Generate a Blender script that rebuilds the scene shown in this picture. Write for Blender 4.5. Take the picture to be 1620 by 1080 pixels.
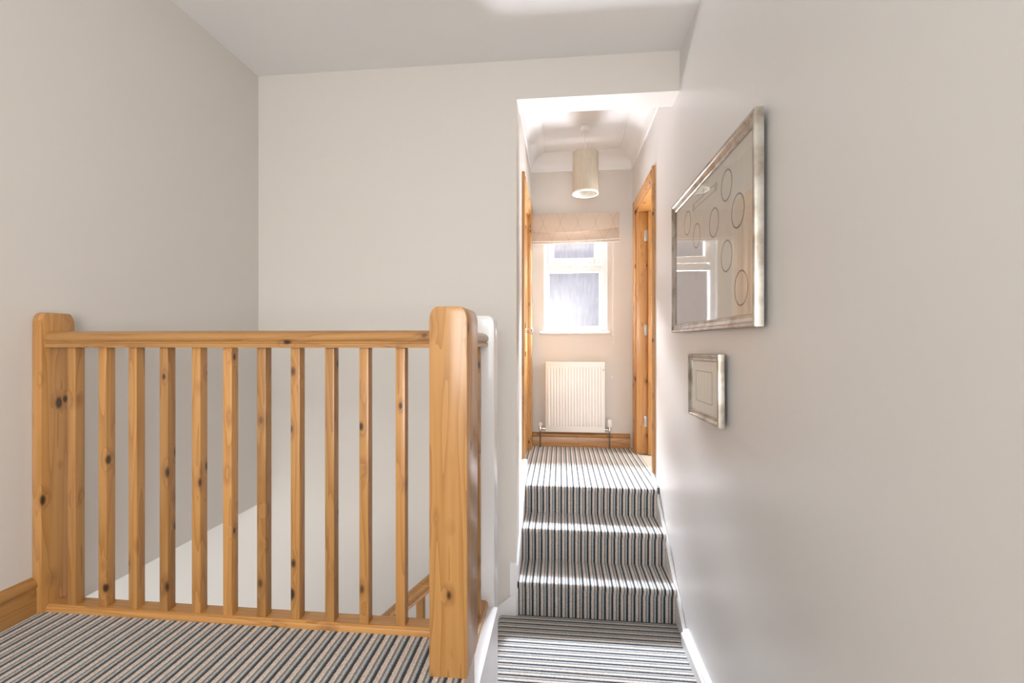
import bpy, bmesh, math, random
from mathutils import Vector, Matrix
random.seed(7)
for o in list(bpy.data.objects):
    bpy.data.objects.remove(o)
SC = bpy.context.scene
C = SC.collection

# ------------------------------------------------------------------ camera
cam_d = bpy.data.cameras.new('camera')
cam_d.sensor_width = 36.0
cam_d.lens = 745.0 / 1620.0 * 36.0
cam_d.clip_start = 0.02
cam = bpy.data.objects.new('camera', cam_d)
C.objects.link(cam)
cam.location = (0, 0, 0)
cam.rotation_euler = (math.pi / 2, 0, math.atan(77.0 / 745.0))
SC.camera = cam

# ------------------------------------------------------------------ world, lights, exposure
W = bpy.data.worlds.new('daylight')
SC.world = W
W.use_nodes = True
bg = W.node_tree.nodes['Background']
bg.inputs[0].default_value = (0.92, 0.92, 1.0, 1)
bg.inputs[1].default_value = 0.95
SC.view_settings.view_transform = 'Standard'
SC.view_settings.look = 'None'
SC.view_settings.gamma = 1.0
SC.view_settings.use_curve_mapping = False
SC.view_settings.exposure = 0.0


def area(name, loc, target, sx, sy, power, col=(1, 1, 1), spread=180):
    l = bpy.data.lights.new(name, 'AREA')
    l.shape = 'RECTANGLE'
    l.size = sx
    l.size_y = sy
    l.energy = power
    l.color = col
    l.spread = math.radians(spread)
    o = bpy.data.objects.new(name, l)
    C.objects.link(o)
    o.location = loc
    d = Vector(target) - Vector(loc)
    o.rotation_euler = d.to_track_quat('-Z', 'Y').to_euler()
    return o


# daylight beyond the corridor window: high sky and sunlit ground
area('sky_beyond_window', (0.12, 5.44, 2.08), (0.12, 4.02, 0.45), 3.0, 0.8, 8000, (0.84, 0.93, 1.0))
area('sunlit_ground_beyond_window', (0.2, 5.67, -0.84), (0.12, 4.02, 0.45), 2.2, 1.4, 2200, (0.95, 0.98, 1.0))
# soft fill panel added out of view behind the camera to light the landing
area('fill_behind_camera', (-0.12, -1.65, 0.25), (-1.45, 1.2, 0.15), 1.2, 1.5, 76, (0.985, 0.983, 0.98))
# fill added in the unseen side room, brightening the corridor through the right-hand doorway
area('fill_side_room', (2.05, 3.40, 0.25), (0.3, 3.50, -0.1), 0.9, 1.3, 75, (0.95, 0.98, 1.0))
# window of the hall downstairs
area('window_downstairs', (-2.0, 1.0, -1.95), (-2.0, 2.42, -1.55), 2.4, 1.0, 25, (0.96, 0.98, 1.0))

# ------------------------------------------------------------------ material helpers
MATS = {}


def new_mat(name):
    m = bpy.data.materials.new(name)
    m.use_nodes = True
    nt = m.node_tree
    nt.nodes.clear()
    out = nt.nodes.new('ShaderNodeOutputMaterial')
    b = nt.nodes.new('ShaderNodeBsdfPrincipled')
    nt.links.new(b.outputs[0], out.inputs[0])
    MATS[name] = m
    return m, nt, b, out


def N(nt, t, **kw):
    n = nt.nodes.new(t)
    for k, v in kw.items():
        setattr(n, k, v)
    return n


def mth(nt, op, a, b=None, c=None):
    n = nt.nodes.new('ShaderNodeMath')
    n.operation = op
    for i, v in enumerate((a, b, c)):
        if v is None:
            continue
        if isinstance(v, (int, float)):
            n.inputs[i].default_value = v
        else:
            nt.links.new(v, n.inputs[i])
    return n.outputs[0]


def mixc(nt, f, a, b):
    n = nt.nodes.new('ShaderNodeMix')
    n.data_type = 'RGBA'
    for s, v in ((0, f), (6, a), (7, b)):
        if isinstance(v, (int, float)):
            n.inputs[s].default_value = v
        elif isinstance(v, tuple):
            n.inputs[s].default_value = (*v, 1) if len(v) == 3 else v
        else:
            nt.links.new(v, n.inputs[s])
    return n.outputs[2]


def ramp(nt, fac, stops, interp='LINEAR'):
    r = nt.nodes.new('ShaderNodeValToRGB')
    r.color_ramp.interpolation = interp
    e = r.color_ramp.elements
    while len(e) < len(stops):
        e.new(0.5)
    for el, (p, col) in zip(e, stops):
        el.position = p
        el.color = (*col, 1)
    nt.links.new(fac, r.inputs[0])
    return r.outputs[0]


def simple(name, col, rough=0.5, metal=0.0, coat=0.0, noise=0.0, nscale=8.0, bump=0.0, bscale=150.0, spec=0.5):
    m, nt, b, out = new_mat(name)
    b.inputs['Roughness'].default_value = rough
    b.inputs['Metallic'].default_value = metal
    b.inputs['Coat Weight'].default_value = coat
    b.inputs['Specular IOR Level'].default_value = spec
    geo = N(nt, 'ShaderNodeNewGeometry')
    n = N(nt, 'ShaderNodeTexNoise')
    n.inputs['Scale'].default_value = nscale
    n.inputs['Detail'].default_value = 3
    nt.links.new(geo.outputs['Position'], n.inputs['Vector'])
    k = noise
    c = mixc(nt, n.outputs[0], tuple(max(0, x * (1 - k)) for x in col), tuple(min(1, x * (1 + k)) for x in col))
    nt.links.new(c, b.inputs['Base Color'])
    if bump:
        n2 = N(nt, 'ShaderNodeTexNoise')
        n2.inputs['Scale'].default_value = bscale
        n2.inputs['Detail'].default_value = 2
        nt.links.new(geo.outputs['Position'], n2.inputs['Vector'])
        bp = N(nt, 'ShaderNodeBump')
        bp.inputs['Strength'].default_value = bump
        bp.inputs['Distance'].default_value = 0.002
        nt.links.new(n2.outputs[0], bp.inputs['Height'])
        nt.links.new(bp.outputs[0], b.inputs['Normal'])
    return m


def pine(name, axis):
    """varnished knotty pine with the grain running along the given local axis"""
    m, nt, b, out = new_mat(name)
    tc = N(nt, 'ShaderNodeTexCoord')
    oi = N(nt, 'ShaderNodeObjectInfo')
    off = N(nt, 'ShaderNodeVectorMath', operation='SCALE')
    off.inputs[0].default_value = (13.1, 7.7, 19.3)
    nt.links.new(oi.outputs['Random'], off.inputs['Scale'])
    add = N(nt, 'ShaderNodeVectorMath', operation='ADD')
    nt.links.new(tc.outputs['Object'], add.inputs[0])
    nt.links.new(off.outputs[0], add.inputs[1])

    def stretched(across, along):
        v = N(nt, 'ShaderNodeVectorMath', operation='MULTIPLY')
        s = [across] * 3
        s[axis] = along
        v.inputs[1].default_value = s
        nt.links.new(add.outputs[0], v.inputs[0])
        return v.outputs[0]
    # knots
    vor = N(nt, 'ShaderNodeTexVoronoi')
    vor.inputs['Scale'].default_value = 1.0
    nt.links.new(stretched(21.0, 12.0), vor.inputs['Vector'])
    sep = N(nt, 'ShaderNodeSeparateColor')
    nt.links.new(vor.outputs['Color'], sep.inputs[0])
    gate = mth(nt, 'GREATER_THAN', sep.outputs[0], 0.66)
    size = mth(nt, 'MULTIPLY_ADD', sep.outputs[1], 0.14, 0.14)
    kd = mth(nt, 'DIVIDE', vor.outputs['Distance'], size)
    knot = mth(nt, 'MULTIPLY', mth(nt, 'SUBTRACT', 1.0, mth(nt, 'SMOOTHSTEP', kd, 0.6, 1.0) if False else mth(nt, 'MINIMUM', mth(nt, 'MAXIMUM', mth(nt, 'MULTIPLY_ADD', kd, 2.2, -1.2), 0.0), 1.0)), gate)
    halo = mth(nt, 'MULTIPLY', mth(nt, 'SUBTRACT', 1.0, mth(nt, 'MINIMUM', mth(nt, 'MULTIPLY', kd, 0.42), 1.0)), gate)
    # grain rings, bent round the knots
    n1 = N(nt, 'ShaderNodeTexNoise')
    n1.inputs['Scale'].default_value = 1.0
    n1.inputs['Detail'].default_value = 2.0
    nt.links.new(stretched(16.0, 0.9), n1.inputs['Vector'])
    ringv = mth(nt, 'ADD', mth(nt, 'MULTIPLY', n1.outputs[0], 9.0), mth(nt, 'MULTIPLY', halo, 1.2))
    ring = mth(nt, 'FRACT', ringv)
    ring = mth(nt, 'POWER', ring, 2.2)
    n2 = N(nt, 'ShaderNodeTexNoise')
    n2.inputs['Scale'].default_value = 1.0
    n2.inputs['Detail'].default_value = 4.0
    nt.links.new(stretched(220.0, 4.0), n2.inputs['Vector'])
    n3 = N(nt, 'ShaderNodeTexNoise')
    n3.inputs['Scale'].default_value = 1.0
    nt.links.new(stretched(5.0, 1.5), n3.inputs['Vector'])
    c = mixc(nt, ring, PINE_A, PINE_B)
    c = mixc(nt, mth(nt, 'MULTIPLY', n2.outputs[0], 0.35), c, PINE_C)
    c = mixc(nt, mth(nt, 'MULTIPLY', n3.outputs[0], 0.35), c, PINE_B)
    c = mixc(nt, mth(nt, 'MULTIPLY', halo, 0.45), c, PINE_D)
    c = mixc(nt, mth(nt, 'MULTIPLY', knot, 0.92), c, (0.030, 0.012, 0.006))
    hsv = N(nt, 'ShaderNodeHueSaturation')
    val = mth(nt, 'MULTIPLY_ADD', oi.outputs['Random'], 0.34, 0.74)
    nt.links.new(val, hsv.inputs['Value'])
    nt.links.new(c, hsv.inputs['Color'])
    nt.links.new(hsv.outputs[0], b.inputs['Base Color'])
    b.inputs['Roughness'].default_value = 0.34
    b.inputs['Coat Weight'].default_value = 0.25
    b.inputs['Coat Roughness'].default_value = 0.18
    bp = N(nt, 'ShaderNodeBump')
    bp.inputs['Strength'].default_value = 0.12
    bp.inputs['Distance'].default_value = 0.001
    nt.links.new(n2.outputs[0], bp.inputs['Height'])
    nt.links.new(bp.outputs[0], b.inputs['Normal'])
    return m


PINE_A = (0.57, 0.300, 0.097)
PINE_B = (0.39, 0.178, 0.048)
PINE_C = (0.26, 0.105, 0.028)
PINE_D = (0.17, 0.062, 0.018)
PX, PY, PZ = pine('pine_grain_x', 0), pine('pine_grain_y', 1), pine('pine_grain_z', 2)


def carpet(name, axis):
    """woven striped carpet, stripes varying across the given world axis"""
    m, nt, b, out = new_mat(name)
    geo = N(nt, 'ShaderNodeNewGeometry')
    sp = N(nt, 'ShaderNodeSeparateXYZ')
    nt.links.new(geo.outputs['Position'], sp.inputs[0])
    wob = N(nt, 'ShaderNodeTexNoise')
    wob.inputs['Scale'].default_value = 260.0
    wob.inputs['Detail'].default_value = 1.0
    nt.links.new(geo.outputs['Position'], wob.inputs['Vector'])
    x = mth(nt, 'ADD', sp.outputs[axis], mth(nt, 'MULTIPLY_ADD', wob.outputs[0], 0.0036, -0.0018))
    fr = mth(nt, 'FRACT', mth(nt, 'ADD', mth(nt, 'DIVIDE', x, 0.0365), 100.0))
    NAVY, BEIGE, TAUPE, BLUE, CREAM = (0.014, 0.023, 0.032), (0.58, 0.49, 0.42), (0.185, 0.165, 0.15), (0.40, 0.44, 0.45), (0.62, 0.55, 0.49)
    c = ramp(nt, fr, [(0.0, NAVY), (0.22, BEIGE), (0.42, CREAM), (0.57, TAUPE), (0.74, BLUE), (0.93, TAUPE)], 'CONSTANT')
    n = N(nt, 'ShaderNodeTexNoise')
    n.inputs['Scale'].default_value = 330.0
    n.inputs['Detail'].default_value = 2.0
    nt.links.new(geo.outputs['Position'], n.inputs['Vector'])
    hsv = N(nt, 'ShaderNodeHueSaturation')
    nt.links.new(mth(nt, 'MULTIPLY_ADD', n.outputs[0], 1.5, 0.28), hsv.inputs['Value'])
    nt.links.new(c, hsv.inputs['Color'])
    nt.links.new(hsv.outputs[0], b.inputs['Base Color'])
    b.inputs['Roughness'].default_value = 0.95
    b.inputs['Specular IOR Level'].default_value = 0.15
    b.inputs['Sheen Weight'].default_value = 0.25
    b.inputs['Sheen Roughness'].default_value = 0.5
    bp = N(nt, 'ShaderNodeBump')
    bp.inputs['Strength'].default_value = 0.6
    bp.inputs['Distance'].default_value = 0.003
    nt.links.new(n.outputs[0], bp.inputs['Height'])
    nt.links.new(bp.outputs[0], b.inputs['Normal'])
    return m


CARPX, CARPY = carpet('striped_carpet_along_y', 0), carpet('striped_carpet_along_x', 1)
WALL = simple('wall_paint', (0.655, 0.615, 0.568), 0.62, noise=0.012, nscale=2.0, bump=0.05, bscale=90)
WALLR = simple('wall_paint_silk', (0.665, 0.648, 0.625), 0.34, noise=0.012, nscale=2.0, bump=0.03, bscale=70)
CEIL = simple('ceiling_paint', (0.80, 0.792, 0.778), 0.8, bump=0.05, bscale=60)
WHITE = simple('white_gloss_paint', (0.82, 0.82, 0.825), 0.28, coat=0.2, bump=0.02, bscale=40)
UPVC = simple('white_window_plastic', (0.84, 0.85, 0.86), 0.3)
RADM = simple('radiator_enamel', (0.78, 0.775, 0.755), 0.32)
CHROME = simple('chrome', (0.75, 0.75, 0.76), 0.16, metal=1.0)
STEEL = simple('brushed_steel', (0.42, 0.42, 0.42), 0.35, metal=1.0)
COPPER = simple('old_pipe', (0.16, 0.12, 0.09), 0.4, metal=0.6)
PLAST = simple('white_plastic', (0.80, 0.79, 0.76), 0.4)
LINEN_IN = simple('shade_lining', (0.80, 0.78, 0.72), 0.7)
PIPING = simple('white_piping', (0.86, 0.84, 0.80), 0.7)
MAT_CARD = simple('mount_card', (0.66, 0.63, 0.55), 0.9, noise=0.03, nscale=60)
ARTPAPER = simple('art_paper', (0.62, 0.575, 0.50), 0.9, noise=0.07, nscale=22)
INK = simple('sepia_ink', (0.235, 0.205, 0.18), 0.9)
INK2 = simple('pale_sepia_ink', (0.42, 0.375, 0.32), 0.9)
BACKING = simple('frame_backing', (0.12, 0.09, 0.07), 0.9)
ROOMFLOOR = simple('pale_room_carpet', (0.58, 0.54, 0.48), 0.95, noise=0.05, nscale=90)


def frame_metal():
    m, nt, b, out = new_mat('silvered_frame')
    geo = N(nt, 'ShaderNodeNewGeometry')
    n = N(nt, 'ShaderNodeTexNoise')
    n.inputs['Scale'].default_value = 14
    n.inputs['Detail'].default_value = 6
    nt.links.new(geo.outputs['Position'], n.inputs['Vector'])
    c = ramp(nt, n.outputs[0], [(0.36, (0.25, 0.21, 0.165)), (0.52, (0.39, 0.355, 0.305)), (0.68, (0.47, 0.445, 0.40))])
    nt.links.new(c, b.inputs['Base Color'])
    b.inputs['Metallic'].default_value = 0.55
    b.inputs['Roughness'].default_value = 0.30
    return m


FRAME = frame_metal()


def picture_glass():
    m, nt, b, out = new_mat('picture_glass')
    nt.nodes.remove(b)
    tr = N(nt, 'ShaderNodeBsdfTransparent')
    gl = N(nt, 'ShaderNodeBsdfGlossy')
    gl.inputs['Roughness'].default_value = 0.03
    geo = N(nt, 'ShaderNodeNewGeometry')
    dot = N(nt, 'ShaderNodeVectorMath', operation='DOT_PRODUCT')
    nt.links.new(geo.outputs['Incoming'], dot.inputs[0])
    nt.links.new(geo.outputs['Normal'], dot.inputs[1])
    cs = mth(nt, 'ABSOLUTE', dot.outputs['Value'])
    fr = mth(nt, 'MULTIPLY_ADD', mth(nt, 'POWER', mth(nt, 'SUBTRACT', 1.0, cs), 5.0), 0.96, 0.05)
    mx = N(nt, 'ShaderNodeMixShader')
    nt.links.new(fr, mx.inputs[0])
    nt.links.new(tr.outputs[0], mx.inputs[1])
    nt.links.new(gl.outputs[0], mx.inputs[2])
    nt.links.new(mx.outputs[0], out.inputs[0])
    return m


PGLASS = picture_glass()


def obscure_glass():
    """patterned bathroom-style glass: part clear, part scattering"""
    m, nt, b, out = new_mat('obscured_glass')
    nt.nodes.remove(b)
    geo = N(nt, 'ShaderNodeNewGeometry')
    mp = N(nt, 'ShaderNodeVectorMath', operation='MULTIPLY')
    mp.inputs[1].default_value = (60, 60, 12)
    nt.links.new(geo.outputs['Position'], mp.inputs[0])
    n = N(nt, 'ShaderNodeTexNoise')
    n.inputs['Scale'].default_value = 1.0
    n.inputs['Detail'].default_value = 3
    nt.links.new(mp.outputs[0], n.inputs['Vector'])
    n2 = N(nt, 'ShaderNodeTexNoise')
    n2.inputs['Scale'].default_value = 5.0
    nt.links.new(geo.outputs['Position'], n2.inputs['Vector'])
    tr = N(nt, 'ShaderNodeBsdfTransparent')
    c = mixc(nt, n2.outputs[0], (0.88, 0.82, 0.81), (0.85, 0.86, 0.88))
    c = mixc(nt, mth(nt, 'MULTIPLY', n.outputs[0], 0.6), c, (0.58, 0.59, 0.64))
    nt.links.new(c, tr.inputs['Color'])
    tl = N(nt, 'ShaderNodeBsdfTranslucent')
    tl.inputs['Color'].default_value = (0.10, 0.10, 0.11, 1)
    gl = N(nt, 'ShaderNodeBsdfGlossy')
    gl.inputs['Roughness'].default_value = 0.2
    mx = N(nt, 'ShaderNodeMixShader')
    mx.inputs[0].default_value = 0.004
    nt.links.new(tr.outputs[0], mx.inputs[1])
    nt.links.new(tl.outputs[0], mx.inputs[2])
    mx2 = N(nt, 'ShaderNodeMixShader')
    mx2.inputs[0].default_value = 0.05
    nt.links.new(mx.outputs[0], mx2.inputs[1])
    nt.links.new(gl.outputs[0], mx2.inputs[2])
    nt.links.new(mx2.outputs[0], out.inputs[0])
    return m


OGLASS = obscure_glass()


def linen():
    m, nt, b, out = new_mat('linen_shade')
    geo = N(nt, 'ShaderNodeNewGeometry')
    mp = N(nt, 'ShaderNodeVectorMath', operation='MULTIPLY')
    mp.inputs[1].default_value = (160, 160, 14)
    nt.links.new(geo.outputs['Position'], mp.inputs[0])
    n = N(nt, 'ShaderNodeTexNoise')
    n.inputs['Scale'].default_value = 1.0
    n.inputs['Detail'].default_value = 3
    nt.links.new(mp.outputs[0], n.inputs['Vector'])
    c = mixc(nt, n.outputs[0], (0.42, 0.36, 0.27), (0.58, 0.51, 0.41))
    nt.links.new(c, b.inputs['Base Color'])
    b.inputs['Roughness'].default_value = 0.9
    return m


LINEN = linen()


def blind_cloth():
    m, nt, b, out = new_mat('blind_cloth')
    geo = N(nt, 'ShaderNodeNewGeometry')
    sp = N(nt, 'ShaderNodeSeparateXYZ')
    nt.links.new(geo.outputs['Position'], sp.inputs[0])
    s = mth(nt, 'MULTIPLY', mth(nt, 'SINE', mth(nt, 'MULTIPLY', sp.outputs[2], 21.0)), 0.23)
    xx = mth(nt, 'DIVIDE', sp.outputs[0], 0.142)
    lines = None
    for sg, of in ((1, 10.27), (-1, 10.77)):
        a = mth(nt, 'FRACT', mth(nt, 'ADD', mth(nt, 'ADD', xx, of), mth(nt, 'MULTIPLY', s, sg)))
        d = mth(nt, 'ABSOLUTE', mth(nt, 'SUBTRACT', a, 0.5))
        l = mth(nt, 'LESS_THAN', d, 0.026)
        lines = l if lines is None else mth(nt, 'MAXIMUM', lines, l)
    n = N(nt, 'ShaderNodeTexNoise')
    n.inputs['Scale'].default_value = 300
    nt.links.new(geo.outputs['Position'], n.inputs['Vector'])
    c = mixc(nt, n.outputs[0], (0.50, 0.41, 0.335), (0.58, 0.49, 0.41))
    c = mixc(nt, mth(nt, 'MULTIPLY', lines, 0.55), c, (0.40, 0.345, 0.29))
    nt.links.new(c, b.inputs['Base Color'])
    b.inputs['Roughness'].default_value = 0.8
    return m


CLOTH = blind_cloth()

# ------------------------------------------------------------------ mesh helpers


class MB:
    def __init__(self, scale=1.0):
        self.v, self.f, self.s = [], [], scale

    def box(self, x0, x1, y0, y1, z0, z1):
        i = len(self.v)
        self.v += [(x, y, z) for z in (z0, z1) for y in (y0, y1) for x in (x0, x1)]
        self.f += [tuple(i + k for k in q) for q in ((0, 2, 3, 1), (4, 5, 7, 6), (0, 1, 5, 4), (1, 3, 7, 5), (3, 2, 6, 7), (2, 0, 4, 6))]
        return self

    def sweep(self, prof, p0, p1, side, up, cuts=None):
        """extrude a closed 2-D profile (side, up) from p0 to p1"""
        p0, p1, side, up = Vector(p0), Vector(p1), Vector(side), Vector(up)
        i, n = len(self.v), len(prof)
        for p in (p0, p1):
            for a, b in prof:
                self.v.append(tuple(p + side * a + up * b))
        for k in range(n):
            j = (k + 1) % n
            self.f.append((i + k, i + j, i + n + j, i + n + k))
        self.f.append(tuple(i + k for k in reversed(range(n))))
        self.f.append(tuple(i + n + k for k in range(n)))
        return self

    def lathe(self, c, axis, prof, seg=24, cap=True):
        """prof: list of (radius, height) along axis ('x','y','z')"""
        i, n = len(self.v), len(prof)
        c = Vector(c)
        for r, h in prof:
            for k in range(seg):
                a = 2 * math.pi * k / seg
                u, w = r * math.cos(a), r * math.sin(a)
                d = {'z': (u, w, h), 'y': (u, h, w), 'x': (h, u, w)}[axis]
                self.v.append(tuple(c + Vector(d)))
        for q in range(n - 1):
            for k in range(seg):
                j = (k + 1) % seg
                self.f.append((i + q * seg + k, i + q * seg + j, i + (q + 1) * seg + j, i + (q + 1) * seg + k))
        if cap:
            self.f.append(tuple(i + k for k in reversed(range(seg))))
            self.f.append(tuple(i + (n - 1) * seg + k for k in range(seg)))
        return self

    def tube(self, pts, r, seg=10):
        pts = [Vector(p) for p in pts]
        i = len(self.v)
        for k, p in enumerate(pts):
            t = (pts[min(k + 1, len(pts) - 1)] - pts[max(k - 1, 0)]).normalized()
            a = t.cross(Vector((0.31, 0.77, 0.55))).normalized()
            b = t.cross(a)
            for q in range(seg):
                an = 2 * math.pi * q / seg
                self.v.append(tuple(p + (a * math.cos(an) + b * math.sin(an)) * r))
        for k in range(len(pts) - 1):
            for q in range(seg):
                j = (q + 1) % seg
                self.f.append((i + k * seg + q, i + k * seg + j, i + (k + 1) * seg + j, i + (k + 1) * seg + q))
        self.f.append(tuple(i + q for q in reversed(range(seg))))
        self.f.append(tuple(i + (len(pts) - 1) * seg + q for q in range(seg)))
        return self

    def build(self, name, mat, parent=None, bevel=0.0, seg=2, smooth=True, org=None):
        vs = [Vector(v) * self.s for v in self.v]
        if org is None:
            lo = Vector([min(v[k] for v in vs) for k in range(3)])
            hi = Vector([max(v[k] for v in vs) for k in range(3)])
            org = (lo + hi) / 2
            org.z = lo.z
        org = Vector(org)
        me = bpy.data.meshes.new(name)
        me.from_pydata([tuple(v - org) for v in vs], [], self.f)
        bm = bmesh.new()
        bm.from_mesh(me)
        bmesh.ops.recalc_face_normals(bm, faces=bm.faces)
        if bevel:
            es = [e for e in bm.edges if len(e.link_faces) == 2 and e.calc_face_angle(0) > 0.5]
            bmesh.ops.bevel(bm, geom=es, offset=bevel, segments=seg, profile=0.5, affect='EDGES', clamp_overlap=True)
        bm.to_mesh(me)
        bm.free()
        if smooth:
            for p in me.polygons:
                p.use_smooth = True
            me.set_sharp_from_angle(angle=math.radians(35))
        me.materials.append(mat)
        o = bpy.data.objects.new(name, me)
        C.objects.link(o)
        if parent is not None:
            o.parent = parent
            o.location = org - world_loc(parent)
        else:
            o.location = org
        return o


def world_loc(o):
    l = Vector(o.location)
    while o.parent is not None:
        o = o.parent
        l += Vector(o.location)
    return l


def tag(o, label=None, cat=None, group=None, kind=None):
    if label:
        o['label'] = label
    if cat:
        o['category'] = cat
    if group:
        o['group'] = group
    if kind:
        o['kind'] = kind
    return o


def thing(name, loc, label, cat, group=None, kind=None):
    o = bpy.data.objects.new(name, None)
    C.objects.link(o)
    o.location = loc
    o.empty_display_size = 0.1
    return tag(o, label, cat, group, kind)


def struct(o, label, cat):
    return tag(o, label, cat, kind='structure')


def arc(cx, cy, r, a0, a1, n=8):
    return [(cx + r * math.cos(math.radians(a0 + (a1 - a0) * k / n)), cy + r * math.sin(math.radians(a0 + (a1 - a0) * k / n))) for k in range(n + 1)]


# ------------------------------------------------------------------ key planes (metres, camera at the origin)
FL = -0.878            # landing and corridor floor
QL = -1.405            # quarter landing
XR = 0.590             # right wall
XN = -1.645            # left wall of the landing
XS = -1.645            # left wall over the stairwell
LS = 0.968             # landing pieces lie a touch nearer
FN = FL * LS           # landing floor level
XC = -0.250            # left wall of the corridor
YB = 2.420             # wall with the opening
YE = 3.970             # end wall
ZC = 1.450             # landing ceiling
ZK = 1.550             # corridor ceiling
ZH = 1.249             # underside of header
DZ = 1.030             # top of door openings

# ------------------------------------------------------------------ shell
m = MB()
m.box(XR, XR + .1, -2.0, 3.10, -3.4, 1.75).box(XR, XR + .1, 3.78, 4.25, -3.4, 1.75).box(XR, XR + .1, 3.10, 3.78, DZ, 1.75).box(XR, XR + .1, 3.10, 3.78, -3.4, FL - .02)
struct(m.build('wall_right', WALLR, smooth=False), 'long pale silk-painted wall on the right carrying two framed pictures', 'wall')
m = MB()
m.box(-3.7, -.227, YB, YB + .16, -3.4, 1.75)
struct(m.build('wall_back', WALL, smooth=False), 'pale wall behind the stairwell beside the opening to the corridor', 'wall')
m = MB().box(-.227, XR, YB, YB + .16, ZH, 1.75)
struct(m.build('wall_header', WALL, smooth=False), 'pale wall above the opening to the corridor', 'wall')
m = MB()
m.box(XN - .1, XN, -2.0, 1.36, -1.2, 1.75)
struct(m.build('wall_left', WALL, smooth=False), 'pale landing wall at far left meeting the half newel', 'wall')
m = MB()
m.box(XS - .1, XS, 1.36, YB, -.888, 1.75)
struct(m.build('wall_stairwell', WALL, smooth=False), 'beige wall over the stairwell with its lower edge showing', 'wall')
m = MB()
m.box(XN - .1, XR + .1, -2.1, -2.0, -1.4, 1.75)
struct(m.build('wall_behind', WALL, smooth=False), 'pale wall behind the camera', 'wall')
m = MB()
m.box(-.35, XC, YB + .16, 3.10, -1.7, 1.75).box(-.35, XC, 3.80, 4.25, -1.7, 1.75).box(-.35, XC, 3.10, 3.80, DZ, 1.75).box(-.40, -.36, 3.0, 3.9, -1.2, 1.2)
struct(m.build('wall_corridor', WALL, smooth=False), 'left wall of the upper corridor with a door', 'wall')
# end wall with a hole for the window
WX0, WX1, WZ0, WZ1 = -.143, .386, .085, 1.06
m = MB()
m.box(-.35, WX0, YE, YE + .28, -1.2, 1.75).box(WX1, XR + .1, YE, YE + .28, -1.2, 1.75).box(WX0, WX1, YE, YE + .28, WZ1, 1.75).box(WX0, WX1, YE, YE + .28, -1.2, WZ0)
struct(m.build('wall_end', WALL, smooth=False), 'short end wall of the corridor around the window', 'wall')
m = MB()
m.box(XN - .1, XR + .1, -2.1, YB + .02, ZC, ZC + .1)
struct(m.build('ceiling', CEIL, smooth=False), 'flat white ceiling over landing and stairwell', 'ceiling')
m = MB()
m.box(-.4, XR + .1, YB + .15, YE + .1, ZK, ZK + .1)
struct(m.build('ceiling_corridor', CEIL, smooth=False), 'white ceiling of the upper corridor with the pendant', 'ceiling')
# floors
m = MB()
m.box(XN, -.30, -2.0, 1.385, FN - .24, FN).box(-.30, XR, -2.0, 1.06, FN - .24, FN).box(-.30, -.240, 1.06, 1.30, FN - .24, FN)
struct(m.build('floor', CARPX, smooth=False), 'landing floor in blue and beige striped carpet by the balustrade', 'floor')
m = MB()
m.box(XC - .02, XR + .02, 2.905, YE, FL - .1, FL)
struct(m.build('floor_corridor', CARPX, smooth=False), 'corridor floor in striped carpet above the steps', 'floor')
m = MB()
m.box(-.318, XR, 1.58, YB + .02, QL - .15, QL)
struct(m.build('floor_quarter_landing', CARPY, bevel=0.022, seg=4), 'lower landing in carpet with stripes running across', 'floor')

# lower hall below the stairwell
m = MB()
m.box(-3.7, -3.6, .8, YB, -3.4, -.9).box(-3.7, XR, .8, .9, -3.4, -1.1)
struct(m.build('wall_lower_hall', WALL, smooth=False), 'walls of the hall below the stairs', 'wall')
m = MB()
m.box(-3.7, XR, .8, YB, -3.5, -3.4)
struct(m.build('floor_lower_hall', CARPX, smooth=False), 'floor of the hall below the stairs', 'floor')
m = MB()
m.box(-3.7, XS - .05, .8, YB, -.886, -.80)
struct(m.build('ceiling_lower_hall', CEIL, smooth=False), 'ceiling of the hall under the left wall', 'ceiling')

# room to the right of the corridor
m = MB()
m.box(XR + .1, 2.2, 2.75, 2.85, -1.0, 1.7).box(XR + .1, 2.2, 4.15, 4.25, -1.0, 1.7).box(2.1, 2.2, 2.85, 4.15, -1.0, 1.7)
struct(m.build('wall_side_room', WALL, smooth=False), 'walls of the room behind the right-hand door', 'wall')
m = MB()
m.box(XR + .1, 2.2, 2.75, 4.25, FL - .1, FL - .004).box(XR + .003, XR + .1, 3.10, 3.78, FL - .1, FL - .004)
struct(m.build('floor_side_room', ROOMFLOOR, smooth=False), 'pale floor seen through the right-hand doorway', 'floor')
m = MB()
m.box(XR + .1, 2.2, 2.75, 4.25, 1.6, 1.7)
struct(m.build('ceiling_side_room', CEIL, smooth=False), 'ceiling of the room behind the right-hand door', 'ceiling')

# ------------------------------------------------------------------ steps up to the corridor
st = thing('carpeted_steps', (.17, 2.7, QL), 'three carpeted steps climbing from lower landing to corridor', 'steps')
NOS = [(2.393, -1.228), (2.630, -1.047), (2.868, FL)]


def step_profile(y0, z0, z1, y1):
    """side view of a carpeted step with a rolled nosing and a riser leaning back"""
    r = 0.016
    p = [(y1, z0), (y0 + .022, z0), (y0 + .020, z1 - .05)]
    p += [(y0 + r - r * math.sin(math.radians(a)), z1 - r - r * math.cos(math.radians(a))) for a in (35, 60, 90, 115, 140, 165, 180)]
    p += [(y1, z1)]
    return p


for i, (yn, zt) in enumerate(NOS):
    zb = QL if i == 0 else NOS[i - 1][1]
    yb = NOS[i + 1][0] + .022 if i < 2 else 2.905
    pr = step_profile(yn, zb - .004, zt, yb + .004)
    MB().sweep(pr, (XC + .030, 0, 0), (XR - .018, 0, 0), (0, 1, 0), (0, 0, 1)).build('step', CARPX, st)
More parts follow.
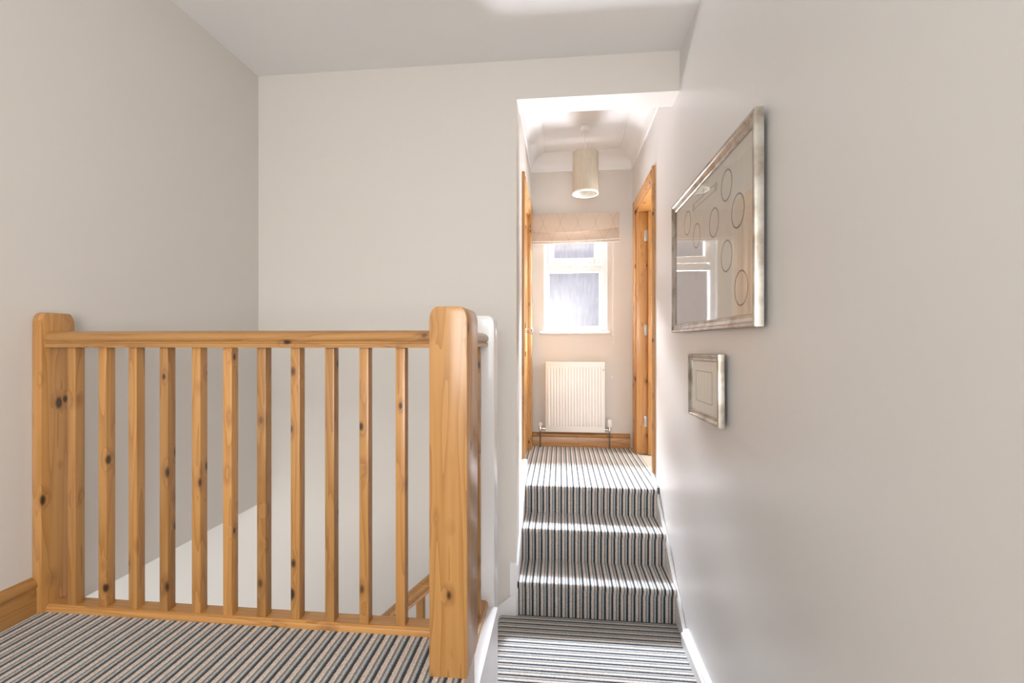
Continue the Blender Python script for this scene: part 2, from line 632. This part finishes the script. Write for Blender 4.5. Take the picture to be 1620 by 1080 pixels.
# steps from the lower landing up to the camera's landing (just below the frame)
st2 = thing('carpeted_steps', (.17, 1.3, QL), 'carpeted steps from lower landing up towards the viewer', 'steps')
for i, (y0, y1, zt) in enumerate([(1.33, 1.60, -1.230), (1.08, 1.34, -1.054)]):
    MB().box(-.245, XR - .018, y0, y1, QL - .1, zt).build('step', CARPX, st2, bevel=0.015, seg=3)
# flight descending to the left
st3 = thing('carpeted_stair_flight', (-1.2, 2.2, -3.3), 'carpeted flight descending to the left behind the balustrade', 'stairs')
for k in range(1, 10):
    x1 = -.318 - .215 * (k - 1)
    z1 = QL - .19 * k
    MB().box(x1 - .235, x1 + .01, 1.97, YB - .018, z1 - .2, z1).build('step', CARPY, st3, bevel=0.012)
MB().sweep([(-.25, -1.30), (-2.25, -3.1), (-2.25, -3.35), (-.225, -1.53), (-.225, -1.30)], (0, YB - .020, 0), (0, YB - .002, 0), (1, 0, 0), (0, 0, 1)).build('wall_string', WHITE, st3, bevel=0.003)

# ------------------------------------------------------------------ white strings and skirting by the steps
sk = [(0, 0), (.020, 0), (.020, .078), (.017, .084), (.014, .088), (.016, .094), (.014, .102), (.008, .110), (0, .112)]
o = MB().sweep([(2.24, QL), (2.24, -1.362), (2.30, -1.345), (3.04, -.820), (3.04, QL)], (XR - .020, 0, 0), (XR, 0, 0), (0, 1, 0), (0, 0, 1)).build('trim_stair_right', WHITE, bevel=0.004)
struct(o, 'white sloping string board along the right of the steps', 'string board')
o = MB().sweep(sk, (XR, 1.50, QL + .0), (XR, 2.262, QL + .0), (-1.6, 0, 0), (0, 0, .62)).build('baseboard_right', WHITE)
struct(o, 'white moulded skirting at right of the lower landing', 'skirting')
o = MB().sweep([(2.405, QL), (2.405, -1.150), (3.04, -.76), (3.04, QL)], (XC - .01, 0, 0), (XC + .034, 0, 0), (0, 1, 0), (0, 0, 1)).build('trim_stair_left', WHITE, bevel=0.004)
struct(o, 'white sloping string board along the left of the steps', 'string board')
# painted lining of the opening edge
o = MB(LS).box(-.305, -.25, 1.36, 1.872, -1.9, -1.062).box(-.375, -.306, 1.46, 1.872, -1.9, -1.062).build('trim_landing_edge', WHITE, bevel=0.005)
struct(o, 'white painted string panel below the return of the balustrade', 'string board')
o = MB().box(XN, -.265, 1.380, 1.400, -1.15, FN - .004).build('trim_landing_fascia', WHITE, bevel=0.003)
struct(o, 'white fascia board under the edge of the landing', 'fascia')

# pine skirtings
psk = [(0, 0), (.018, 0), (.018, .072), (.016, .078), (.019, .082), (.021, .090), (.019, .099), (.012, .106), (0, .113)]
o = MB().sweep(psk, (XN, -2.0, FN), (XN, 1.310, FN), (1, 0, 0), (0, 0, 1)).build('baseboard_left', PY)
struct(o, 'varnished pine skirting at the bottom left beside the half newel', 'skirting')
o = MB().sweep(psk, (XC, YE, FL), (XR - .02, YE, FL), (0, -1, 0), (0, 0, 1.04)).build('baseboard_end', PX)
struct(o, 'varnished pine skirting under the radiator', 'skirting')

# ------------------------------------------------------------------ cornice of the corridor
cov = [(0, 0), (0, -.130), (.008, -.130), (.010, -.118)] + [(.102 + .092 * math.cos(math.radians(a)), -.100 + .092 * math.sin(math.radians(a)) - .006) for a in (180, 165, 150, 135, 120, 105, 90)] + [(.118, -.010), (.118, 0)]
y0c, y1c = YB + .16, YE


def cornice_run(name, p0, p1, side, label):
    o = MB().sweep(cov, p0, p1, side, (0, 0, 1)).build(name, CEIL)
    struct(o, label, 'cornice')


cornice_run('trim_cornice_end', (XC, YE, ZK), (XR, YE, ZK), (0, -1, 0), 'white cove cornice above the window')
cornice_run('trim_cornice_right', (XR, y0c, ZK), (XR, y1c, ZK), (-1, 0, 0), 'white cove cornice along the right of the corridor ceiling')
cornice_run('trim_cornice_left', (XC, y0c, ZK), (XC, y1c, ZK), (1, 0, 0), 'white cove cornice along the left of the corridor ceiling')

# ------------------------------------------------------------------ window
win = thing('window_1', (.12, YE, WZ0), 'white framed window with obscured glass at the corridor end', 'window', kind='structure')
yw = 4.03


def wbox(x0, x1, z0, z1, d0, d1, name, par, mat=None, bev=.004):
    return MB().box(x0, x1, yw + d0, yw + d1, z0, z1).build(name, mat or UPVC, par, bevel=bev)


fr = MB()
fr.box(WX0, WX0 + .035, yw, yw + .07, WZ0, WZ1).box(WX1 - .042, WX1, yw, yw + .07, WZ0, WZ1).box(WX0 + .035, WX1 - .042, yw, yw + .07, WZ0, WZ0 + .032).box(WX0 + .035, WX1 - .042, yw, yw + .07, WZ1 - .04, WZ1)
fr.box(WX0 + .035, WX1 - .042, yw - .002, yw + .07, .600, .640)
fr.build('frame', UPVC, win, bevel=.003)


def glazed(x0, x1, z0, z1, b, dy, name, nm2):
    s = MB()
    s.box(x0, x0 + b, yw - dy, yw + .05, z0, z1).box(x1 - b, x1, yw - dy, yw + .05, z0, z1).box(x0 + b, x1 - b, yw - dy, yw + .05, z0, z0 + b).box(x0 + b, x1 - b, yw - dy, yw + .05, z1 - b, z1)
    so = s.build(name, UPVC, win, bevel=.004)
    MB().box(x0 + b - .004, x1 - b + .004, yw + .012, yw + .016, z0 + b - .004, z1 - b + .004).build(nm2, OGLASS, so, smooth=False)
    return so


glazed(WX0 + .030, WX1 - .046, .114, .602, .014, .003, 'fixed_light', 'pane')
sash = glazed(WX0 + .036, WX1 - .052, .652, 1.035, .050, .016, 'opening_sash', 'pane')
hd = MB()
hd.box(.105, .128, yw - .034, yw - .012, .628, .668)
hd.sweep([(-.006, -.008), (.006, -.008), (.007, .006), (-.007, .006)], (.108, yw - .036, .642), (.232, yw - .046, .664), (0, 1, 0), (0, 0, 1))
hd.build('handle', UPVC, sash, bevel=.003)
rv = MB()
rv.box(WX0 - .001, WX0 + .004, YE + .001, yw, WZ0, WZ1).box(WX1 - .004, WX1 + .001, YE + .001, yw, WZ0, WZ1).box(WX0, WX1, YE + .001, yw, WZ1 - .004, WZ1)
rv.build('reveal', WHITE, win, smooth=False)
MB().sweep([(-.028, 0), (-.034, .006), (-.034, .018), (-.028, .024), (.06, .024), (.06, 0)], (WX0 - .03, YE, .062), (WX1 + .012, YE, .062), (0, 1, 0), (0, 0, 1)).build('window_sill', WHITE, win)

# ------------------------------------------------------------------ doors and architraves
archp = [(0, 0), (.074, 0), (.074, .013), (.066, .018), (.055, .019), (.048, .016), (.022, .013), (.008, .012), (0, .007)]


def architrave(name, xw, sg, y0, y1, label):
    """moulded pine architrave on the corridor wall xw, facing sg along x"""
    t = thing(name, (xw, (y0 + y1) / 2, FL), label, 'architrave', kind='structure')
    zb, zt = FL, DZ
    w = archp[1][0]
    for ya, d in ((y0, -1), (y1, 1)):
        MB().sweep([(a * d, b) for a, b in archp], (xw, ya, zb), (xw, ya, zt + w), (0, 1, 0), (sg, 0, 0)).build('leg', PZ, t)
    MB().sweep(archp, (xw, y0, zt), (xw, y1, zt), (0, 0, 1), (sg, 0, 0)).build('head', PY, t)
    # linings inside the wall
    xa, xb = sorted((xw + sg * .001, xw - sg * .101))
    MB().box(xa, xb, y0 - .002, y0 + .022, zb, zt).build('lining', PZ, t, bevel=.002)
    MB().box(xa, xb, y1 - .022, y1 + .002, zb, zt).build('lining', PZ, t, bevel=.002)
    MB().box(xa, xb, y0, y1, zt - .022, zt + .002).build('lining_head', PY, t, bevel=.002)
    return t


architrave('trim_architrave_right', XR, -1, 3.10, 3.78, 'pine architrave around the right-hand doorway')
architrave('trim_architrave_left', XC, 1, 3.12, 3.80, 'pine architrave around the left-hand door')


def panel_door(name, label, org, along, normal, width, height):
    """four-panel pine door; org = hinge foot, along = direction of the leaf"""
    t = thing(name, org, label, 'door', kind='structure')
    o, a, n = Vector(org), Vector(along), Vector(normal)

    def slab(s0, s1, z0, z1, d0, d1, nm, mat, bev=.003, par=t):
        p = [(s0, d0), (s1, d0), (s1, d1), (s0, d1)]
        return MB().sweep(p, tuple(o + Vector((0, 0, z0))), tuple(o + Vector((0, 0, z1))), a, n).build(nm, mat, par, bevel=bev)
    for s0, s1 in ((0, .10), (width - .10, width), (width / 2 - .05, width / 2 + .05)):
        slab(s0, s1, .004, height, 0, .036, 'stile', PZ)
    PA = PX if abs(a.x) > .5 else PY
    for s0, s1 in ((.10, width / 2 - .05), (width / 2 + .05, width - .10)):
        for z0, z1 in ((.004, .20), (.80, .98), (height - .11, height)):
            slab(s0, s1, z0, z1, 0, .036, 'rail', PA)
        for z0, z1 in ((.20, .80), (.98, height - .11)):
            slab(s0 - .002, s1 + .002, z0 - .002, z1 + .002, .012, .024, 'panel', PZ, 0)
            slab(s0 + .035, s1 - .035, z0 + .035, z1 - .035, .004, .032, 'raised_field', PZ, .006)
    return t, slab


d1, slab = panel_door('door_1', 'pine door standing open in the right-hand doorway, hinged at far jamb', (.672, 3.724, FL), (1, 0, 0), (0, 1, 0), .64, 1.895)
for z in (.215, .925, 1.660):
    MB().box(.648, .672, 3.752, 3.759, FL + z, FL + z + .085).build('hinge', STEEL, d1, bevel=.001)
    MB().lathe((.668, 3.748, FL + z), 'z', [(.0055, 0), (.0055, .085)], 10).build('hinge_pin', STEEL, d1)
d2, slab = panel_door('door_2', 'pine door with a chrome knob in the left wall of the corridor', (XC - .052, 3.778, FL), (0, -1, 0), (1, 0, 0), .635, 1.895)
kn = MB().lathe((XC - .016, 3.20, .070), 'x', [(.026, 0), (.026, .005), (.010, .010), (.009, .038), (.018, .046), (.026, .056), (.027, .066), (.020, .076), (.004, .079)], 20).build('knob', CHROME, d2)

# ------------------------------------------------------------------ balustrade
YR = 1.390
rail_prof = [(-.027, .0), (-.027, .012), (-.022, .015), (-.022, .018)] + [(-.030 * math.cos(math.radians(a)), .031 + .022 * math.sin(math.radians(a))) for a in range(-20, 201, 20)] + [(.022, .018), (.022, .015), (.027, .012), (.027, .0)]
base_prof = [(-.028, 0), (-.028, .010), (-.025, .016), (-.020, .018), (-.020, .022), (.028, .022), (.028, 0)]
bal = thing('landing_balustrade', (-1.0 * LS, YR * LS, FN), 'pine balustrade with eleven square spindles guarding the stairwell edge', 'balustrade')
ZR = -.019


def earc(w, zt, r):
    """tall rounded shoulders of a newel top"""
    a = [(w - r * (1 - math.cos(math.radians(t))), zt - 1.7 * r * (1 - math.sin(math.radians(t)))) for t in range(0, 91, 9)]
    return a + [(-x, z) for x, z in reversed(a)]


def newel(x0, x1, y0, y1, zb, zt, r, mat, along, par, name='newel_post'):
    if along == 'x':      # rounded shoulders at left and right
        w = (x1 - x0) / 2
        p = [(-w, zb), (w, zb)] + earc(w, zt, r)
        mb = MB(LS).sweep(p, ((x0 + x1) / 2, y0, 0), ((x0 + x1) / 2, y1, 0), (1, 0, 0), (0, 0, 1))
    else:
        w = (y1 - y0) / 2
        p = [(-w, zb), (w, zb)] + earc(w, zt, r)
        mb = MB(LS).sweep(p, (x0, (y0 + y1) / 2, 0), (x1, (y0 + y1) / 2, 0), (0, 1, 0), (0, 0, 1))
    return mb.build(name, mat, par, bevel=.0025)


newel(-.343, -.2417, 1.205, 1.364, FL, .0915, .022, PZ, 'x', bal)
newel(-1.698, -1.664, 1.353, 1.458, FL, .094, .022, PZ, 'y', bal, 'half_newel_post')
tag(newel(-.375, -.265, 1.872, 1.972, -1.75, .104, .026, WHITE, 'x', bal), 'white-painted newel post')
MB(LS).sweep(rail_prof, (-1.664, YR, ZR), (-.335, YR, ZR), (0, 1, 0), (0, 0, 1)).build('handrail', PX, bal)
MB(LS).sweep(base_prof, (-1.664, YR + .003, FL), (-.335, YR + .003, FL), (0, 1, 0), (0, 0, 1)).build('base_rail', PX, bal)
XB = [-1.596, -1.485, -1.378, -1.270, -1.159, -1.053, -.940, -.829, -.718, -.609, -.495]
b0 = MB(LS).box(XB[0], XB[0] + .030, YR - .016, YR + .016, FL + .020, ZR + .001).build('baluster', PZ, bal, bevel=.003)
for x in XB[1:]:
    b = b0.copy()
    C.objects.link(b)
    b.parent = bal
    b.location.x += (x - XB[0]) * LS
# return beside the steps
xr = -.318
MB(LS).sweep(rail_prof, (xr, 1.37, ZR), (xr, 1.872, ZR), (1, 0, 0), (0, 0, 1)).build('handrail', PY, bal)
MB(LS).sweep([(-a, b) for a, b in base_prof], (xr, 1.41, -1.062), (xr, 1.872, -1.062), (1, 0, 0), (0, 0, 1)).build('base_rail', PY, bal)
for y in (1.545, 1.655, 1.765):
    MB(LS).box(xr - .016, xr + .016, y - .016, y + .016, -1.042, ZR + .001).build('baluster', PZ, bal, bevel=.003)

# handrail of the flight below
low = thing('stair_balustrade', (-.9, 1.92, -2.3), 'pine stair handrail sloping down to the left behind the spindles', 'handrail')
p0, p1 = Vector((-.375, 1.92, -.838 - .05)), Vector((-1.75, 1.92, -2.062 - .05))
dr = (p1 - p0).normalized()
upv = Vector((dr.z, 0, -dr.x))
if upv.z < 0:
    upv = -upv
MB(LS).sweep(rail_prof, p0, p1, (0, 1, 0), upv).build('handrail', PX, low)
for k in range(8):
    x = -.582 - .125 * k
    zt = p0.z + (x - p0.x) * (p1.z - p0.z) / (p1.x - p0.x)
    MB(LS).box(x - .016, x + .016, 1.904, 1.936, zt - .78, zt + .008).build('baluster', PZ, low, bevel=.003)
sl = (p1.z - p0.z) / (p1.x - p0.x)
MB(LS).sweep([(-.375, -1.58), (-1.75, -1.58 + sl * -1.375), (-1.75, -1.88 + sl * -1.375), (-.375, -1.88)], (0, 1.90, 0), (0, 1.95, 0), (1, 0, 0), (0, 0, 1)).build('string_board', WHITE, low, bevel=.004)

# ------------------------------------------------------------------ radiator
rad = thing('radiator', (.118, 3.90, -.745), 'white panel radiator with vertical ribs under the window', 'radiator')
rx0, rx1, rz0, rz1 = -.125, .358, -.742, -.166
ry = 3.885
bd = MB().box(rx0, rx1, ry, ry + .012, rz0, rz1)
bd.build('panel', RADM, rad, bevel=.004)
MB().box(rx0 + .004, rx1 - .004, ry + .012, 3.955, rz0 + .02, rz1 - .006).build('casing', RADM, rad, bevel=.003)
nr = 19
pw = (rx1 - rx0 - .030) / nr
for k in range(nr):
    xx = rx0 + .015 + pw * (k + .5)
    zt0, zt1 = rz0 + .045, rz1 - .040
    h = .0045
    w = pw * .30
    r = MB()
    r.v = [(xx - w, ry, zt0), (xx + w, ry, zt0), (xx + w * .55, ry - h, zt0 + .008), (xx - w * .55, ry - h, zt0 + .008),
           (xx - w, ry, zt1), (xx + w, ry, zt1), (xx + w * .55, ry - h, zt1 - .008), (xx - w * .55, ry - h, zt1 - .008)]
    r.f = [(0, 1, 2, 3), (4, 7, 6, 5), (3, 2, 6, 7), (0, 3, 7, 4), (1, 5, 6, 2), (0, 4, 5, 1)]
    r.build('rib', RADM, rad)
MB().lathe((rx1 - .012, ry, -.232), 'y', [(.008, -.006), (.008, 0)], 12).build('air_valve', STEEL, rad)


def valve(x, sgn, big):
    """radiator valve: tail to the panel, body, cap"""
    b = MB().lathe((x, 3.915, -.745), 'z', [(.010, 0), (.012, .01), (.012, .038), (.009, .045)], 14)
    b.lathe((x, 3.915, -.722), 'x', [(.008, min(0, -sgn * .046)), (.010, -sgn * .018), (.008, max(0, -sgn * .046))], 12)
    v = b.build('valve', CHROME, rad)
    if big:
        MB().lathe((x, 3.915, -.702), 'z', [(.017, 0), (.021, .006), (.021, .05), (.017, .064), (.006, .067)], 20).build('thermostatic_head', PLAST, v)
    else:
        MB().lathe((x, 3.915, -.702), 'z', [(.012, 0), (.017, .004), (.017, .026), (.013, .032)], 16).build('cap', PLAST, v)
    MB().tube([(x, 3.915, FL + .002), (x, 3.915, -.742)], .0055, 10).build('pipe', COPPER, rad)


valve(rx0 - .044, -1, False)
valve(rx1 + .040, 1, True)

# ------------------------------------------------------------------ roman blind
bl = thing('roman_blind', (.12, 3.91, .80), 'raised beige roman blind with faint ogee pattern over the window', 'blind')


def cloth(x0, x1, zt, zb, yf, name, mat=CLOTH, sag=.012, rise=.0, bulge=.012, n=24, rows=6):
    mb = MB()
    for side, off in ((0, 0), (1, .004)):
        for j in range(rows + 1):
            for i in range(n + 1):
                s, t = i / n, j / rows
                x = x0 + (x1 - x0) * s
                bot = zb + rise * s - sag * math.sin(math.pi * s)
                z = zt + (bot - zt) * t
                y = yf + off - bulge * math.sin(math.pi * t * .85) * (.8 + .2 * math.sin(5 * s))
                mb.v.append((x, y, z))
    w = (n + 1) * (rows + 1)
    for sd in (0, 1):
        for j in range(rows):
            for i in range(n):
                a = sd * w + j * (n + 1) + i
                mb.f.append((a, a + 1, a + n + 2, a + n + 1))
    for i in range(n):
        mb.f.append((i, i + 1, w + i + 1, w + i))
        a = rows * (n + 1) + i
        mb.f.append((a, a + 1, w + a + 1, w + a))
    for j in range(rows):
        a = j * (n + 1)
        mb.f.append((a, a + n + 1, w + a + n + 1, w + a))
        a += n
        mb.f.append((a, a + n + 1, w + a + n + 1, w + a))
    return mb.build(name, mat, bl)


bx0, bx1 = -.232, .474
MB().box(bx0 + .004, bx1 - .004, 3.895, YE, 1.02, 1.046).build('headrail', PLAST, bl, bevel=.002)
cloth(bx0, bx1, 1.048, .895, 3.880, 'upper_fold', rise=.030, sag=.014, bulge=.016)
cloth(bx0 + .002, bx1, .935, .826, 3.910, 'middle_fold', rise=.012, sag=.006, bulge=.010)
cloth(bx0 - .002, bx1 + .001, .850, .812, 3.912, 'lower_fold', rise=.010, sag=.004, bulge=.006)


def hem(zl, rise, sag, y, nm):
    MB().tube([(bx0 - .006 + (bx1 - bx0 + .010) * s / 20, y, zl + rise * s / 20 - sag * math.sin(math.pi * s / 20)) for s in range(21)], .0042, 8).build(nm, PIPING, bl)


hem(.826, .012, .006, 3.902, 'piping')
hem(.806, .008, .004, 3.905, 'piping')
cd = MB().tube([(.424, 3.93, .82), (.423, 3.935, .4), (.424, 3.935, .07)], .0016, 6)
cd.tube([(.432, 3.93, .82), (.431, 3.935, .4), (.430, 3.935, .02)], .0014, 6)
cord = cd.build('pull_cord', PIPING, bl)
for x, z in ((.424, .055), (.430, -.005)):
    MB().lathe((x, 3.935, z - .012), 'z', [(.003, 0), (.006, .004), (.005, .018), (.002, .026)], 10).build('acorn', PLAST, cord)
MB().lathe((.424, YE, -.30), 'y', [(.006, -.006), (.007, 0)], 12).build('wall_clip', PLAST, bl)

# ------------------------------------------------------------------ pendant lamp
PXc, PYc = .178, 3.44
pd = thing('pendant_lamp', (PXc, PYc, 1.06), 'pendant lamp with cylindrical beige linen shade in the corridor', 'lamp')
MB().lathe((PXc, PYc, ZK - .036), 'z', [(.012, -.004), (.034, 0), (.038, .006), (.038, .032), (.034, .036)], 28).build('ceiling_rose', PLAST, pd)
MB().tube([(PXc, PYc, 1.30), (PXc, PYc, ZK - .036)], .0034, 8).build('flex', PLAST, pd)
R = .092
MB().lathe((PXc, PYc, 0), 'z', [(R, 1.070), (R, 1.362), (R - .004, 1.362), (R - .004, 1.070), (R, 1.070)], 40, cap=False).build('lamp_shade', LINEN, pd)
MB().lathe((PXc, PYc, 0), 'z', [(R + .001, 1.064), (R + .001, 1.076), (R - .007, 1.076), (R - .007, 1.064), (R + .001, 1.064)], 40, cap=False).build('rim', LINEN_IN, pd)
MB().lathe((PXc, PYc, 0), 'z', [(R - .0045, 1.076), (R - .0045, 1.358), (R - .0055, 1.358), (R - .0055, 1.076), (R - .0045, 1.076)], 40, cap=False).build('lining', LINEN_IN, pd)
lh = MB().lathe((PXc, PYc, 1.24), 'z', [(.014, 0), (.018, .01), (.018, .05), (.010, .062)], 16)
for a in (0, 120, 240):
    lh.tube([(PXc, PYc, 1.30), (PXc + (R - .005) * math.cos(math.radians(a)), PYc + (R - .005) * math.sin(math.radians(a)), 1.352)], .0016, 6)
lh.build('lamp_holder', PLAST, pd)
MB().lathe((PXc, PYc, 1.135), 'z', [(.004, 0), (.020, .008), (.029, .03), (.027, .055), (.016, .085), (.013, .108)], 18).build('bulb', PLAST, pd)

# ------------------------------------------------------------------ pictures on the right wall


def picture(name, label, y0, y1, z0, z1, fw, depth, roll=0.0, lean=0.0):
    """framed picture on the right wall; local u runs away from the camera (+y), front faces -x"""
    t = thing(name, (XR, (y0 + y1) / 2, z0), label, 'picture')
    hw, hh = (y1 - y0) / 2, (z1 - z0)
    org = Vector((XR, (y0 + y1) / 2, z0))
    prof = [(0, 0), (0, depth * .82), (.003, depth), (fw * .28, depth), (fw * .34, depth * .86), (fw * .42, depth * .80), (fw * .72, depth * .66), (fw * .80, depth * .70), (fw * .90, depth * .68), (fw, depth * .50), (fw, 0)]
    cor = [(-hw, 0), (hw, 0), (hw, hh), (-hw, hh)]
    dirs = [(1, 1), (-1, 1), (-1, -1), (1, -1)]
    for k in range(4):
        a, b = cor[k], cor[(k + 1) % 4]
        da, db = dirs[k], dirs[(k + 1) % 4]
        mb = MB()
        n = len(prof)
        for (cy, cz), (sy, sz) in ((a, da), (b, db)):
            for p, d in prof:
                mb.v.append((org.x - .012 - d, org.y + cy + sy * p, org.z + cz + sz * p))
        for q in range(n):
            j = (q + 1) % n
            mb.f.append((q, j, n + j, n + q))
        mb.f.append(tuple(range(n)))
        mb.f.append(tuple(n + q for q in reversed(range(n))))
        mb.build('frame_side', FRAME, t)
    MB().box(org.x - .018, org.x - .012, org.y - hw + .004, org.y + hw - .004, z0 + .004, z1 - .004).build('backing', BACKING, t, smooth=False)
    for yy in (-hw * .6, hw * .6):
        MB().box(org.x - .013, org.x, org.y + yy - .012, org.y + yy + .012, z0 + hh * .55, z0 + hh * .62).build('hanging_bracket', BACKING, t, smooth=False)
    return t, org, hw, hh


def finish(t, roll, lean):
    t.rotation_euler = (roll, lean, 0)


def flat(t, mat, name, y0, y1, z0, z1, x, th=.001, par=None):
    return MB().box(x - th, x, y0, y1, z0, z1).build(name, mat, par or t, smooth=False)


def ring(mb, yc, zc, r, w, x, seg=36, ry=1.0):
    i = len(mb.v)
    for rr, xx in ((r - w, x), (r + w, x), (r + w, x - .0004), (r - w, x - .0004)):
        for k in range(seg):
            a = 2 * math.pi * k / seg
            mb.v.append((xx, yc + rr * ry * math.cos(a), zc + rr * math.sin(a)))
    for q in range(4):
        for k in range(seg):
            j = (k + 1) % seg
            q2 = (q + 1) % 4
            mb.f.append((i + q * seg + k, i + q * seg + j, i + q2 * seg + j, i + q2 * seg + k))


def pane(x, y0, y1, z0, z1):
    g = MB()
    g.v = [(x, y0, z0), (x, y1, z0), (x, y1, z1), (x, y0, z1)]
    g.f = [(0, 3, 2, 1)]
    return g.build('glass', PGLASS, t, smooth=False)


# large picture (hangs a finger's breadth off the wall on hooks)
t, org, hw, hh = picture('framed_picture', 'large silver-framed print of thin circles behind glass on right wall', 1.412, 2.428, .043, .673, .040, .027)
XA = XR - .020
flat(t, ARTPAPER, 'art_sheet', org.y - hw + .04, org.y + hw - .04, .080, .635, XA)
CAMF, TH = 745.0, math.atan(77.0 / 745.0)


for yc, zc, r in ((1.712, .545, .052), (1.606, .427, .054), (1.848, .449, .053), (2.221, .540, .052), (2.075, .450, .050), (1.712, .298, .053), (1.579, .172, .055)):
    mb = MB()
    ring(mb, yc * .988, zc * .988, r, .0026, XA - .0012)
    mb.build('printed_circle', INK, t)
mb = MB()
for (ya, za), (yb_, zb_) in (((2.095, .566), (1.805, .560)), ((2.095, .588), (1.805, .582)), ((2.040, .610), (1.960, .602))):
    d = Vector((0, yb_ - ya, zb_ - za)).normalized()
    nn = Vector((0, -d.z, d.y)) * .003
    A, B = Vector((XA - .0012, ya, za)), Vector((XA - .0012, yb_, zb_))
    i = len(mb.v)
    for xo in (0, -.0004):
        for p in (A - nn, A + nn, B + nn, B - nn):
            mb.v.append((p.x + xo, p.y, p.z))
    mb.f += [tuple(i + q for q in f) for f in ((0, 1, 2, 3), (7, 6, 5, 4), (0, 4, 5, 1), (1, 5, 6, 2), (2, 6, 7, 3), (3, 7, 4, 0))]
for yc, zc, r in ((2.095, .576, .017), (1.805, .571, .018), (1.960, .602, .015)):
    mb.lathe((XA - .0014, yc, zc), 'x', [(r, -.0003), (r, .0003)], 20)
mb.build('printed_links', INK2, t)
pane(XR - .0275, org.y - hw + .034, org.y + hw - .034, .076, .639)
finish(t, 0.0, 0.0)

# small picture
t, org, hw, hh = picture('framed_picture', 'small silver-framed card with a ruled border below the large picture', 1.735, 2.130, -.312, -.050, .027, .024)
flat(t, MAT_CARD, 'mount', org.y - hw + .026, org.y + hw - .026, -.288, -.074, XA)
mb = MB()
ya, yb_, za, zb_ = org.y - .090, org.y + .125, -.244, -.118
for a in ((ya, yb_, za, za + .0028), (ya, yb_, zb_ - .0028, zb_), (ya, ya + .004, za, zb_), (yb_ - .004, yb_, za, zb_)):
    mb.box(XA - .0016, XA - .0011, *a)
mb.build('ruled_border', INK, t, smooth=False)
pane(XR - .0255, org.y - hw + .025, org.y + hw - .025, -.288, -.074)
finish(t, math.radians(-1.0), 0.0)
